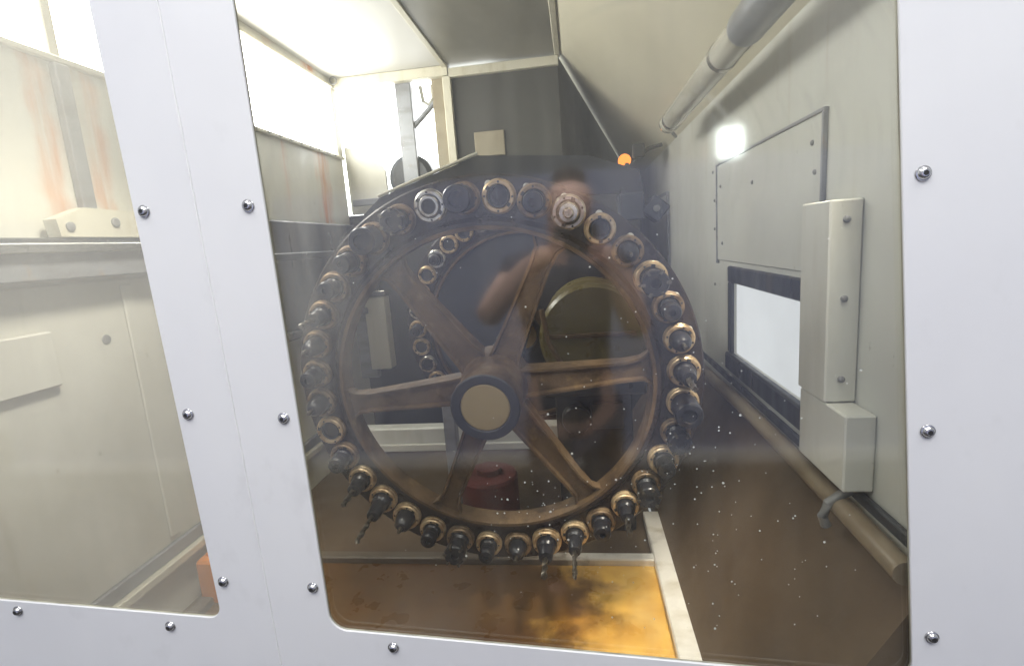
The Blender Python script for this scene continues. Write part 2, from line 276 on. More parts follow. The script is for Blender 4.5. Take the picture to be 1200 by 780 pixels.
# ------------------------------------------------------------------ mesh helpers
class MB:
    def __init__(s): s.v = []; s.f = []; s.mi = []
    def add(s, vs, fs, mi=0):
        o = len(s.v); s.v += [tuple(v) for v in vs]
        s.f += [tuple(i + o for i in f) for f in fs]; s.mi += [mi] * len(fs); return s
    def box(s, a, b, mi=0, bev=0.0):
        x0, y0, z0 = a; x1, y1, z1 = b
        if bev <= 0:
            return s.add([(x0, y0, z0), (x1, y0, z0), (x1, y1, z0), (x0, y1, z0), (x0, y0, z1), (x1, y0, z1), (x1, y1, z1), (x0, y1, z1)],
                  [(0, 3, 2, 1), (4, 5, 6, 7), (0, 1, 5, 4), (1, 2, 6, 5), (2, 3, 7, 6), (3, 0, 4, 7)], mi)
        bm = bmesh.new(); bmesh.ops.create_cube(bm, size=1)
        for v in bm.verts:
            v.co = Vector((x0 + (v.co.x + .5) * (x1 - x0), y0 + (v.co.y + .5) * (y1 - y0), z0 + (v.co.z + .5) * (z1 - z0)))
        bmesh.ops.bevel(bm, geom=bm.edges[:], offset=bev, segments=(1 if bev <= .006 else 3), affect='EDGES', profile=0.6)
        bm.verts.index_update()
        s.add([v.co[:] for v in bm.verts], [[v.index for v in f.verts] for f in bm.faces], mi); bm.free(); return s
    def lathe(s, prof, n=24, mi=0, c=(0, 0, 0), ax='y', close=False):
        vs = []; fs = []
        for r, h in prof:
            for k in range(n):
                a = 2 * math.pi * k / n; p, q = r * math.cos(a), r * math.sin(a)
                v = {'y': (p, h, q), 'z': (p, q, h), 'x': (h, p, q)}[ax]
                vs.append((v[0] + c[0], v[1] + c[1], v[2] + c[2]))
        m_ = len(prof)
        rng = range(m_) if close else range(m_ - 1)
        for i in rng:
            j = (i + 1) % m_
            for k in range(n):
                l = (k + 1) % n
                fs.append((i * n + k, i * n + l, j * n + l, j * n + k))
        if not close:
            if prof[0][0] > 1e-6: fs.append(tuple(range(n))[::-1])
            if prof[-1][0] > 1e-6: fs.append(tuple((m_ - 1) * n + k for k in range(n)))
        return s.add(vs, fs, mi)
    def tube(s, pts, r, n=10, mi=0):
        n = max(n, 18)
        pts = [Vector(p) for p in pts]; rr = r if isinstance(r, (list, tuple)) else [r] * len(pts)
        vs = []; fs = []
        up = Vector((0.13, 0.21, 0.97))
        for i, p in enumerate(pts):
            t = (pts[min(i + 1, len(pts) - 1)] - pts[max(i - 1, 0)]).normalized()
            a = t.cross(up).normalized(); b = t.cross(a)
            for k in range(n):
                q = 2 * math.pi * k / n
                vs.append(p + (a * math.cos(q) + b * math.sin(q)) * rr[i])
        for i in range(len(pts) - 1):
            for k in range(n):
                l = (k + 1) % n
                fs.append((i * n + k, i * n + l, (i + 1) * n + l, (i + 1) * n + k))
        fs.append(tuple(range(n))[::-1]); fs.append(tuple((len(pts) - 1) * n + k for k in range(n)))
        return s.add(vs, fs, mi)
    def loft(s, secs, mi=0):
        n = len(secs[0]); vs = [p for q in secs for p in q]; fs = []
        for i in range(len(secs) - 1):
            for k in range(n):
                l = (k + 1) % n
                fs.append((i * n + k, i * n + l, (i + 1) * n + l, (i + 1) * n + k))
        fs.append(tuple(range(n))[::-1]); fs.append(tuple((len(secs) - 1) * n + k for k in range(n)))
        return s.add(vs, fs, mi)
    def mesh(s, name, mats, smooth=True, angle=25):
        me = bpy.data.meshes.new(name); me.from_pydata(s.v, [], s.f)
        for q in (mats if isinstance(mats, (list, tuple)) else [mats]): me.materials.append(q)
        me.polygons.foreach_set('material_index', s.mi)
        bm = bmesh.new(); bm.from_mesh(me); bmesh.ops.recalc_face_normals(bm, faces=bm.faces)
        bm.to_mesh(me); bm.free()
        if smooth:
            me.shade_smooth()
            try: me.set_sharp_from_angle(angle=R(angle))
            except Exception: pass
        return me
    def build(s, name, mats, parent=None, smooth=True, angle=25):
        return link(name, s.mesh(name, mats, smooth, angle), parent)

def link(name, me, parent=None):
    o = bpy.data.objects.new(name, me); COL.objects.link(o)
    if parent is not None: o.parent = parent
    return o
def tag(o, label, cat, group=None, kind=None):
    if label: o['label'] = label
    if cat: o['category'] = cat
    if group: o['group'] = group
    if kind: o['kind'] = kind
    return o
def struct(o): o['kind'] = 'structure'; return o
def empty(name, loc=(0, 0, 0), label=None, cat=None, group=None):
    o = bpy.data.objects.new(name, None); COL.objects.link(o); o.location = loc; o.empty_display_size = 0.05
    return tag(o, label, cat, group)
def boxo(name, a, b, mt, parent=None, bev=0.003):
    return MB().box(a, b, 0, bev).build(name, mt, parent)

# ------------------------------------------------------------------ setting: chamber of the machine
XL, XR, B = -1.25, 0.50, 2.05      # left wall, right wall, back wall
ZC = 2.43                          # ceiling
RX = -0.04                         # ridge where the flat ceiling meets the sloping hood
# ceiling sheets
o = struct(boxo('ceiling', (XL - .02, .02, ZC), (-.625, B + .02, ZC + .02), M['ceil_white'], bev=0.002))
o = struct(boxo('ceiling', (-.617, .02, ZC - .006), (RX - .012, B + .02, ZC + .02), M['ceil_grey'], bev=0.002))
boxo('trim_strip', (-.640, .02, ZC - .014), (-.612, B - .03, ZC - .004), M['trim'], o)
boxo('trim_strip', (RX - .022, .02, ZC - .016), (RX + .004, B + .02, ZC + .012), M['trim'], o)
# sloping hood, from the ridge down to the right wall
sl = MB(); sl.add([(RX, .02, ZC), (RX, 3.4, ZC), (XR, 3.4, 1.945), (XR, .02, 1.945), (RX, .02, ZC + .02), (RX, 3.4, ZC + .02), (XR, 3.4, 1.965), (XR, .02, 1.965)],
       [(0, 1, 2, 3), (4, 7, 6, 5), (0, 3, 7, 4), (1, 5, 6, 2), (0, 4, 5, 1), (3, 2, 6, 7)])
slope = struct(sl.build('sloping_ceiling', M['slope'], smooth=False))

# right wall with a window opening Y .42-.99, z 1.09-1.325
rw = MB()
W0, W1, WZ0, WZ1 = .42, .99, 1.09, 1.325
for a, b in (((XR, .012, .45), (XR + .02, W0, 1.96)), ((XR, W1, .45), (XR + .02, 3.4, 1.96)), ((XR, W0, .45), (XR + .02, W1, WZ0)), ((XR, W0, WZ1), (XR + .02, W1, 1.96))):
    rw.box(a, b)
wall_r = struct(rw.build('wall_right', M['wall'], smooth=False))
hp = MB().box((XR - .006, .385, 1.392), (XR, 1.165, 1.712), 0, .002).build('hatch_panel', M['wall'], wall_r)
MB().box((XR - .010, .376, 1.712), (XR, 1.174, 1.719), 0, .001).build('hatch_seam', M['rail'], hp)
MB().box((XR - .010, .378, 1.38), (XR, .385, 1.712), 0, .001).build('hatch_seam', M['rail'], hp)
MB().box((XR - .010, 1.165, 1.38), (XR, 1.172, 1.712), 0, .001).build('hatch_seam', M['rail'], hp)
hp2 = MB().box((XR - .008, 2.15, 1.0), (XR, 3.05, 1.70), 0, .002).build('hatch_panel', M['wall'], wall_r)
MB().box((XR - .014, 2.13, 1.70), (XR, 3.07, 1.715), 0, .001).build('hatch_seam', M['rail'], hp2)
MB().box((XR - .014, 2.13, 1.0), (XR, 2.15, 1.70), 0, .001).build('hatch_seam', M['rail'], hp2)
def rivet(parent, x, y, z, r=.006, ax='x', s=-1, mt=None):
    return MB().lathe([(r, 0), (r * .95, s * .0025), (r * .5, s * .0045), (0, s * .005)], 10, 0, (x, y, z), ax).build('rivet', mt or M['greycap'], parent)
for y, z in ((.43, 1.66), (.80, 1.62), (1.12, 1.64), (1.22, 1.60), (1.22, 1.50), (1.10, 1.45), (1.22, 1.30), (1.24, 1.70), (.415, 1.60)):
    rivet(wall_r, XR - .0062 if .385 < y < 1.165 else XR - .0002, y, z)

# left wall: daylight windows on top, stained sheet, beam and panels below
lw = MB()
lw.box((XL - .02, .02, ZC - .035), (XL, B, ZC))
lw.box((XL - .02, .02, 1.60), (XL, B, 2.03))
lw.box((XL - .02, .02, .40), (XL, B, 1.60))
wall_l = struct(lw.build('wall_left', M['wall_left'], smooth=False))
for y0, y1 in ((.02, .05), (.445, .475), (1.02, 1.05), (B - .055, B)):
    boxo('mullion', (XL - .018, y0, 2.032), (XL + .008, y1, ZC - .036), M['trim'], wall_l)
boxo('sill_trim', (XL - .0, .02, 2.018), (XL + .018, B, 2.034), M['trim'], wall_l)
boxo('head_trim', (XL - .0, .02, ZC - .050), (XL + .016, B, ZC - .034), M['trim'], wall_l)
for k in range(9):
    rivet(wall_l, XL + .018, 1.25 + k * .085, 2.026, .005, 'x', 1)
boxo('wall_post', (XL, .44, 1.62), (XL + .022, .478, 2.016), M['rail'], wall_l)
boxo('wall_panel', (XL, .02, .70), (XL + .012, .86, 1.485), M['panel_in'], wall_l)
boxo('wall_ledge', (XL, .02, .635), (XL + .038, B, .66), M['trim'], wall_l)
boxo('wall_ledge', (XL, .02, .66), (XL + .022, B, .70), M['rail'], wall_l)
boxo('access_cover', (XL + .012, .10, 1.25), (XL + .030, .285, 1.38), M['panel_in'], wall_l, .004)
rivet(wall_l, XL + .012, .432, 1.332, .013, 'x', 1)
boxo('panel_stiffener', (XL + .012, .50, .72), (XL + .020, .535, 1.47), M['panel_in'], wall_l)

# back wall: grey sheet behind the wheels, open framework on the left
bw = MB()
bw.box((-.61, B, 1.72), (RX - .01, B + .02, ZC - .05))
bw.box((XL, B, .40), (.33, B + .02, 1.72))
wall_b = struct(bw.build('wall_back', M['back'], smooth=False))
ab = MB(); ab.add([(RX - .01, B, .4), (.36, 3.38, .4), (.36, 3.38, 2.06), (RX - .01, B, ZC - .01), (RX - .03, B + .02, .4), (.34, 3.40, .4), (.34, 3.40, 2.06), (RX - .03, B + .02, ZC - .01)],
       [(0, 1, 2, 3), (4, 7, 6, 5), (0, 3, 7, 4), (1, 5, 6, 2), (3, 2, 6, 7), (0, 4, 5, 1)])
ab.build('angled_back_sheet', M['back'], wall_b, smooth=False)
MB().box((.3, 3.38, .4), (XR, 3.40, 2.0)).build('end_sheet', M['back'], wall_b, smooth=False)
boxo('top_beam', (XL, B - .035, ZC - .052), (-.612, B + .01, ZC - .002), M['trim'], wall_b)
boxo('top_beam', (-.610, B - .030, ZC - .062), (RX - .005, B + .0, ZC - .018), M['trim'], wall_b)
boxo('corner_post', (-.645, B - .03, 1.70), (-.602, B + .01, ZC - .054), M['trim'], wall_b)
pl = boxo('access_plate', (-.505, B - .012, 1.965), (-.345, B, 2.09), M['plate'], wall_b)

# floor
fl = MB(); fl.box((XL, .02, .43), (.22, B, .47)); struct(fl.build('chamber_floor', M['floor'], smooth=False))
ch = MB(); ch.add([(.235, .018, .495), (.235, 3.38, .495), (XR - .002, 3.38, .93), (XR - .002, .018, .93), (.235, .018, .44), (.235, 3.38, .44), (XR - .002, 3.38, .44), (XR - .002, .018, .44)],
       [(0, 1, 2, 3), (4, 7, 6, 5), (0, 3, 7, 4), (1, 5, 6, 2), (0, 4, 5, 1), (3, 2, 6, 7)])
chute = struct(ch.build('chute_floor', M['floor'], smooth=False))
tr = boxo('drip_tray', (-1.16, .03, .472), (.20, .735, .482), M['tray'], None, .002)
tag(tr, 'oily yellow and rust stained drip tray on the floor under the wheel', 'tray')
tb = tr
for a, b in (((.190, .03, .474), (.252, 1.02, .508)), ((-1.16, .735, .474), (.195, .772, .503)), ((-1.20, .03, .474), (-1.162, .772, .503))):
    boxo('tray_border', a, b, M['border'], tb, .004)

# ------------------------------------------------------------------ windows that bring the daylight in
def window(name, label, a, b, mt, grp=None):
    o = boxo(name, a, b, mt, None, 0); return tag(o, label, 'window', grp)
window('window_pane', 'blown out bright window high on the left wall, above the rust streaks', (XL - .018, .48, 2.034), (XL - .010, 2.0, ZC - .036), M['win_left'])
window('window_pane', 'bright window at the top left, seen through the left door pane', (XL - .018, .052, 2.034), (XL - .010, .443, ZC - .036), M['win_left'])
window('window_pane', 'overexposed daylight sheet behind the open frame in the back corner', (-1.75, B + .55, 1.55), (-.45, B + .56, 2.75), M['win_back'])
sw = empty('side_window', (XR, .70, 1.2), 'low bright window with a dark frame in the right wall', 'window')
def rel(mb, name, mt, parent, **k):
    o = mb.build(name, mt, parent, **k); o.matrix_parent_inverse = Matrix.Translation(parent.location).inverted(); return o
rel(MB().box((XR + .008, W0, WZ0), (XR + .014, W1, WZ1)), 'pane', M['win_right'], sw)
for a, b in (((XR - .012, W0 - .03, WZ1), (XR + .004, W1 + .035, WZ1 + .052)), ((XR - .020, W0 - .03, WZ0 - .058), (XR + .004, W1 + .035, WZ0)), ((XR - .012, W1, WZ0), (XR + .004, W1 + .034, WZ1)), ((XR - .012, W0 - .03, WZ0), (XR + .004, W0, WZ1))):
    rel(MB().box(a, b, 0, .004), 'frame', M['darkbox'], sw)
rel(MB().tube([(XR - .014, W0, WZ0 - .004), (XR - .014, W1, WZ0 - .004)], .005, 8), 'glazing_bead', M['rubber'], sw)

# ------------------------------------------------------------------ front doors with glass
def rloop(q, rad, inset=0.0, n=7):
    """rounded quad, q = list of 4 (x,z) counter clockwise; inset shrinks it"""
    c = Vector((sum(p[0] for p in q) / 4, sum(p[1] for p in q) / 4)); out = []
    P = [Vector(p) for p in q]
    def off(i):
        a, b = P[i], P[(i + 1) % 4]; d = (b - a).normalized(); nrm = Vector((-d.y, d.x))
        return a + nrm * inset, d
    Q = []
    for i in range(4):
        a, d = off(i - 1); b, e = off(i)
        den = d.x * e.y - d.y * e.x; t = ((b - a).x * e.y - (b - a).y * e.x) / den
        Q.append(a + d * t)
    rr = max(rad - inset, .002)
    for i in range(4):
        p = Q[i]; u = (Q[i - 1] - p).normalized(); v = (Q[(i + 1) % 4] - p).normalized()
        ang = u.angle(v); L = rr / math.tan(ang / 2); ctr = p + (u + v).normalized() * (rr / math.sin(ang / 2))
        s, e = p + u * L - ctr, p + v * L - ctr
        a0 = math.atan2(s.y, s.x); a1 = math.atan2(e.y, e.x); da = (a1 - a0 + math.pi) % (2 * math.pi) - math.pi
        for k in range(n + 1):
            t = a0 + da * k / n; out.append((ctr.x + rr * math.cos(t), ctr.y + rr * math.sin(t)))
    return out

def sheet_with_hole(outer, q, rad, y0, y1, ch):
    mb = MB(); hf = rloop(q, rad, -ch); hb = rloop(q, rad, 0.0); n = len(hf)
    def cap(loop, y):
        o = [Vector((x, z, 0)) for x, z in outer]; h = [Vector((x, z, 0)) for x, z in loop]
        tri = tessellate_polygon([o, h]); allp = o + h
        mb.add([(p.x, y, p.y) for p in allp], [tuple(t) for t in tri])
    cap(hf, y0); cap(hb, y1)
    vs = [(x, y0, z) for x, z in hf] + [(x, y0 + ch, z) for x, z in hb] + [(x, y1, z) for x, z in hb]
    fs = []
    for r_ in range(2):
        for k in range(n):
            l = (k + 1) % n; fs.append((r_ * n + k, r_ * n + l, (r_ + 1) * n + l, (r_ + 1) * n + k))
    mb.add(vs, fs)
    m_ = len(outer)
    vs = [(x, y0, z) for x, z in outer] + [(x, y1, z) for x, z in outer]
    mb.add(vs, [(k, (k + 1) % m_, m_ + (k + 1) % m_, m_ + k) for k in range(m_)])
    return mb

def pane_mesh(q, rad, y0, y1):
    lp = rloop(q, rad, -.018); mb = MB(); n = len(lp)
    mb.add([(x, y0, z) for x, z in lp], [tuple(range(n))]); mb.add([(x, y1, z) for x, z in lp], [tuple(range(n))[::-1]])
    mb.add([(x, y0, z) for x, z in lp] + [(x, y1, z) for x, z in lp], [(k, (k + 1) % n, n + (k + 1) % n, n + k) for k in range(n)])
    return mb

def ring_mesh(q, rad, i0, i1, y0, y1):
    a, b = rloop(q, rad, i0), rloop(q, rad, i1); n = len(a); mb = MB()
    vs = [(x, y0, z) for x, z in a] + [(x, y0, z) for x, z in b] + [(x, y1, z) for x, z in b] + [(x, y1, z) for x, z in a]
    fs = [(r_ * n + k, r_ * n + (k + 1) % n, ((r_ + 1) % 4) * n + (k + 1) % n, ((r_ + 1) % 4) * n + k) for r_ in range(4) for k in range(n)]
    return mb.add(vs, fs)

screw_me = None
def screws(parent, pts):
    global screw_me
    for i, (x, z) in enumerate(pts):
        if screw_me is None:
            s = MB()
            s.lathe([(.0098, 0), (.0100, -.0012), (.0094, -.0022), (.0080, -.0026), (.0072, -.0045), (.0058, -.0062), (.0042, -.0070), (.0036, -.0070)], 24, 0)
            s.lathe([(.0036, -.00702), (.0034, -.0030)], 6, 1)
            screw_me = s.mesh('screw', [M['steel'], M['steel_dark']], True, 28)
        o = link('screw', screw_me, parent); o.location = (x, 0, z); o.rotation_euler = (0, R(17 + 41 * i), 0)

QR = [(-.464, .856), (.479, .790), (.389, 2.05), (-.470, 2.05)]
QL = [(-1.215, .905), (-.672, .872), (-.701, 2.05), (-1.215, 2.05)]
seam = [(-.5855, 1.886), (-.570, .777)]
def sx(z): return -.570 + (z - .777) * (-.0155 / 1.109)
outR = [(sx(.3) + .0009, .3), (1.2, .3), (1.2, 2.4), (sx(2.4) + .0009, 2.4)]
outL = [(-2.2, .3), (sx(.3) - .0009, .3), (sx(2.4) - .0009, 2.4), (-2.2, 2.4)]
door_r = empty('enclosure_door', (0, 0, .3), 'white sheet metal door with the large window onto the tool wheel', 'machine door', 'front doors of the machine')
door_l = empty('enclosure_door', (-1.2, 0, .3), 'white sheet metal door with the window onto the pale left wall', 'machine door', 'front doors of the machine')
for d, out, q, rad in ((door_r, outR, QR, .033), (door_l, outL, QL, .022)):
    inv = Matrix.Translation(d.location).inverted()
    for nm, mb, mt, sm in (('sheet', sheet_with_hole(out, q, rad, 0, .0032, .0009), M['panel'], False),
                       ('gasket', ring_mesh(q, rad, -.020, .0004, .0034, .0062), M['gasket'], False),
                       ('window_glass', pane_mesh(q, rad, .0066, .0126), M['glass' if d is door_r else 'glass_l'], False)):
        o = mb.build(nm, mt, d, smooth=sm); o.matrix_parent_inverse = inv
        if nm == 'window_glass': d['pane'] = o.name
def setinv(d):
    for c in d.children:
        if c.name.startswith('screw'): c.matrix_parent_inverse = Matrix.Translation(d.location).inverted()
screws(door_r, [(-.494, 1.587), (-.490, 1.247), (-.485, .938), (-.352, .824), (.02, .789), (.449, 1.551), (.475, 1.199), (.500, .872)]); setinv(door_r)
screws(door_l, [(-.671, 1.593), (-.661, 1.259), (-.654, .947), (-1.098, .878), (-.778, .854)]); setinv(door_l)
# sealant bead along the seam between the doors
sb = MB(); pts = []; rr = []
zz = .3
while zz < 2.4:
    pts.append((sx(zz) + random.uniform(-.0004, .0004), -.0003 + random.uniform(-.0003, .0003), zz)); rr.append(.0017 + random.uniform(-.0004, .0005)); zz += .012
for k in (18, 41, 61, 74, 92, 118):
    rr[k] *= 1.5
sb.tube(pts, rr, 8)
bead = sb.build('seam_bead', M['sealant'], door_r); bead.matrix_parent_inverse = Matrix.Translation(door_r.location).inverted()

# dried coolant specks on the inside of the big pane (too small and many to count)
sp = MB()
for i in range(230):
    if i < 150: x, z = random.gauss(.16, .13), random.gauss(1.10, .16)
    elif i < 190: x, z = random.gauss(-.10, .05), random.gauss(1.08, .03)
    else: x, z = random.uniform(-.40, .40), random.uniform(.86, 1.55)
    if not (-.44 < x < .40 and .86 < z < 1.7): continue
    r_ = random.choice([.0007, .0008, .0010, .0012, .0015, .0020 if random.random() < .4 else .0009])
    sp.lathe([(r_, .0127), (r_ * .8, .0127 + r_ * .5), (0, .0127 + r_ * .8)], 6, 0, (x, 0, z))
pane = bpy.data.objects[door_r['pane']]
so = sp.build('coolant_speck', M['speck'], pane); so['kind'] = 'stuff'
for d in (door_r, door_l): del d['pane']

# ------------------------------------------------------------------ tool wheels
TX = R(5.5)
def wheel_matrix(c, extra=0.0):
    return Matrix.Translation(c) @ Matrix.Rotation(TX, 4, 'X')
RT = 0.4696            # radius of the tool circle
SP = 5.0               # first spoke angle
def spoke_mesh():
    mb = MB(); secs = []
    #        r     half width  front y   back y
    for r_, hw, yf, yb in ((.055, .042, -.012, .050), (.10, .036, -.014, .046), (.20, .031, -.017, .038), (.33, .026, -.017, .028), (.372, .030, -.010, .024), (.396, .046, -.006, .022), (.408, .075, -.004, .020)):
        lip = .0065; dp = min(.010, (yb - yf) * .35)
        sec = [(-hw, yf), (-hw + lip, yf), (-hw + lip + .003, yf + dp), (hw - lip - .003, yf + dp), (hw - lip, yf), (hw, yf), (hw * .92, yb), (-hw * .92, yb)]
        secs.append([(r_, y, t) for t, y in sec])
    mb.loft(secs); return mb.mesh('spoke', M['cast'], True, 25)
SPOKE = spoke_mesh()
rim = MB()
rim.lathe([(.400, -.012), (.404, -.016), (.414, -.016), (.418, -.010), (.424, .000), (.516, .000), (.520, .004), (.520, .034), (.515, .038), (.405, .038), (.400, .034)], 144, 0, close=True)
RIM = rim.mesh('rim', M['rimplate'], True, 30)
lip = MB(); lip.lathe([(.3935, -.006), (.3955, -.018), (.4035, -.018), (.4065, -.014), (.4065, .0), (.3935, .04)], 144, 0, close=True)
LIP = lip.mesh('rim_lip', M['cast'], True, 30)
hub = MB(); hub.lathe([(.0585, -.128), (.0585, -.135), (.0610, -.138), (.0790, -.138), (.0820, -.135), (.0825, -.120), (.0800, -.110), (.0800, -.030), (.086, -.012), (.092, .02), (.094, .05), (.06, .06)], 64)
hub.mi = [1 if min(abs(hub.v[i][1]) for i in f) > .1279 else 0 for f in hub.f]
HUB = hub.mesh('hub', [M['cast'], M['guard']], True, 30)
cp = MB(); cp.lathe([(.0580, -.126), (.0580, -.1345), (.055, -.1365), (.03, -.1372), (0, -.1375)], 48); CAP = cp.mesh('hub_cap', M['cap'])
pg = MB(); pg.lathe([(.0085, .001), (.0085, -.004), (.0070, -.0055), (.0030, -.0055), (.0028, -.004), (0, -.004)], 16); PLUG = pg.mesh('number_plug', M['plug'], True, 30)

def make_wheel(name, label, c, plugs, web=False):
    e = empty(name, c, label, 'tool wheel', 'tool magazine wheels'); e.rotation_euler = (TX, 0, 0)
    link('rim', RIM, e); link('rim_lip', LIP, e)
    if web: MB().lathe([(0, .0), (.40, .0), (.40, .01), (0, .01)], 96).build('web_disc', M['webdisc'], e)
    for k in range(0 if web else 6):
        s = link('spoke', SPOKE, e); s.rotation_euler = (0, -R(SP + 60 * k), 0)
    h = link('hub', HUB, e); link('hub_cap', CAP, h)
    for a in plugs:
        p = link('number_plug', PLUG, e); p.location = (.497 * math.cos(R(a)), 0, .497 * math.sin(R(a)))
    return e
CF = Vector((-.228, .50, 1.1464)); CB = Vector((-.235, 1.40, 1.150))
wf = make_wheel('tool_carousel', 'large brown six-spoked tool wheel right behind the glass', CF, [86 - 10.2 * k for k in range(14)])
wr = make_wheel('tool_carousel', 'second tool wheel glimpsed further back between the front spokes', CB, [], True)
sh = MB(); sh.lathe([(.05, .06), (.05, .85)], 32); shaft = sh.build('drive_shaft', M['dark'], wf)

# tool holders
def collar_mesh(metal='gold'):
    mb = MB()
    mb.lathe([(.0255, .004), (.0255, -.011), (.0268, -.0150), (.0280, -.0170), (.0345, -.0170), (.0372, -.0145), (.0380, -.010), (.0380, .004)], 40, 0, close=True)
    mb.lathe([(.0395, .002), (.0395, -.006), (.0375, -.0075), (.0370, .002)], 40, 0, close=True)
    for k in range(4):
        a = R(45 + 90 * k + 12); mb.lathe([(.0026, -.0172), (.0026, -.0180), (0, -.0181)], 8, 1, (.0318 * math.cos(a), 0, .0318 * math.sin(a)))
    for k in range(2):
        a = R(20 + 180 * k); mb.add(*boxv(a), 1)
    return mb.mesh('collar', [M[metal], M['steel_dark']], True, 30)
def boxv(a):
    vs = []
    for r_ in (.0262, .0330):
        for y in (-.0045, -.0182):
            for t in (-.0045, .0045):
                vs.append((r_ * math.cos(a) - t * math.sin(a), y, r_ * math.sin(a) + t * math.cos(a)))
    return vs, [(0, 1, 3, 2), (4, 6, 7, 5), (0, 2, 6, 4), (1, 5, 7, 3), (2, 3, 7, 6), (0, 4, 5, 1)]
COLLAR = collar_mesh(); COLLAR_S = collar_mesh('silver'); COLLAR_D = collar_mesh('gold_dull')
pt = MB(); pt.lathe([(.0268, -.006), (.0262, .012), (.016, .030), (0, .032)], 28); POT = pt.mesh('pot', M['dark'])

def holder(kind):
    """returns list of (part name, mesh)"""
    t = M['tool']; out = []
    if kind == 'collet':
        out.append(('chuck', MB().lathe([(.0245, .004), (.0245, -.022), (.0215, -.026), (.0205, -.040), (.0225, -.043), (.0225, -.058), (.0195, -.064), (.0085, -.065), (.0080, -.056), (0, -.056)], 28).mesh('chuck', t)))
    elif kind == 'nut':
        mb = MB().lathe([(.0250, .004), (.0250, -.016), (.0225, -.020), (.0225, -.030), (.0200, -.034), (.0125, -.035), (.0118, -.030)], 28)
        out.append(('chuck', mb.mesh('chuck', M['silver'])))
        mb = MB().lathe([(.0115, -.022), (.0115, -.044), (.009, -.047), (.004, -.047), (.0036, -.040), (0, -.040)], 20)
        out.append(('draw_bolt', mb.mesh('draw_bolt', M['silver'])))
    elif kind == 'ring':
        out.append(('sleeve', MB().lathe([(.0250, .004), (.0250, -.020), (.0228, -.023), (.0175, -.023), (.0165, -.018), (.0165, .012), (0, .012)], 28).mesh('sleeve', M['silver'])))
    elif kind == 'mill':
        out.append(('chuck', MB().lathe([(.0245, .004), (.0245, -.030), (.0205, -.036), (.0185, -.060), (.0170, -.066), (.0085, -.067)], 28).mesh('chuck', t)))
        mb = MB(); secs = []
        for i in range(13):
            y = -.062 - i * .0055; tw = i * .33
            secs.append([((.0082 if k % 2 == 0 else .0052) * math.cos(tw + k * math.pi / 4), y, (.0082 if k % 2 == 0 else .0052) * math.sin(tw + k * math.pi / 4)) for k in range(8)])
        mb.loft(secs); out.append(('cutter', mb.mesh('cutter', M['carbide'], True, 60)))
    elif kind == 'drill':
        out.append(('chuck', MB().lathe([(.0245, .004), (.0245, -.030), (.0195, -.036), (.0180, -.075), (.0155, -.085), (.0080, -.086)], 28).mesh('chuck', t)))
        mb = MB(); secs = []
        for i in range(27):
            y = -.080 - i * .0042; tw = i * .42; k2 = 1.0 if i < 25 else (.6 if i == 25 else .1)
            secs.append([((.0072 if k % 3 else .0046) * k2 * math.cos(tw + k * math.pi / 3), y, (.0072 if k % 3 else .0046) * k2 * math.sin(tw + k * math.pi / 3)) for k in range(6)])
        mb.loft(secs); out.append(('drill_bit', mb.mesh('drill_bit', M['carbide'], True, 60)))
    elif kind == 'face':
        mb = MB().lathe([(.0245, .004), (.0245, -.020), (.0190, -.026), (.0200, -.044), (.0285, -.050), (.0300, -.074), (.0275, -.078), (.0120, -.078), (.0110, -.070), (0, -.070)], 32)
        out.append(('mill_body', mb.mesh('mill_body', t)))
        mb = MB()
        for k in range(6):
            a = R(60 * k); ca, sa = math.cos(a), math.sin(a)
            vs = []
            for r_ in (.0225, .0325):
                for y in (-.064, -.082):
                    for q in (-.002, .004): vs.append((r_ * ca - q * sa, y, r_ * sa + q * ca))
            mb.add(vs, [(0, 1, 3, 2), (4, 6, 7, 5), (0, 2, 6, 4), (1, 5, 7, 3), (2, 3, 7, 6), (0, 4, 5, 1)])
        out.append(('insert_set', mb.mesh('insert_set', M['carbide'], False)))
    elif kind == 'blunt':
        out.append(('boring_body', MB().lathe([(.0255, .004), (.0255, -.018), (.0315, -.024), (.0320, -.085), (.0295, -.090), (.018, -.091), (.017, -.084), (0, -.084)], 32).mesh('boring_body', t)))
    elif kind == 'dome':
        out.append(('chuck', MB().lathe([(.0245, .004), (.0245, -.024), (.0235, -.040), (.0200, -.052), (.0130, -.060), (.0060, -.062), (.0055, -.056), (0, -.056)], 32).mesh('chuck', t)))
        out.append(('stub_cutter', MB().lathe([(.0055, -.050), (.0055, -.078), (.0040, -.082), (0, -.083)], 12).mesh('stub_cutter', M['carbide'])))
    elif kind == 'bore':
        out.append(('sleeve', MB().lathe([(.0250, .004), (.0250, -.012), (.0235, -.014), (.0205, -.013), (.0195, .006), (0, .010)], 28).mesh('sleeve', t)))
    return out
KIT = {k: holder(k) for k in ('collet', 'nut', 'ring', 'mill', 'drill', 'face', 'blunt', 'dome', 'bore')}
LOOK = {'collet': 'dark collet chuck', 'nut': 'bright steel chuck with a centre bolt', 'ring': 'chuck with a bright silver ring', 'mill': 'dark chuck with a fluted end mill',
        'drill': 'dark chuck with a long thin drill', 'face': 'dark face mill', 'blunt': 'thick blunt black boring body', 'dome': 'rounded dark chuck with a stub cutter', 'bore': 'open dark bore'}
ORD = ['', 'first', 'second', 'third', 'fourth', 'fifth', 'sixth', 'seventh', 'eighth', 'ninth', 'tenth', 'eleventh', 'twelfth', 'thirteenth', 'fourteenth', 'fifteenth', 'sixteenth', 'seventeenth', 'eighteenth']
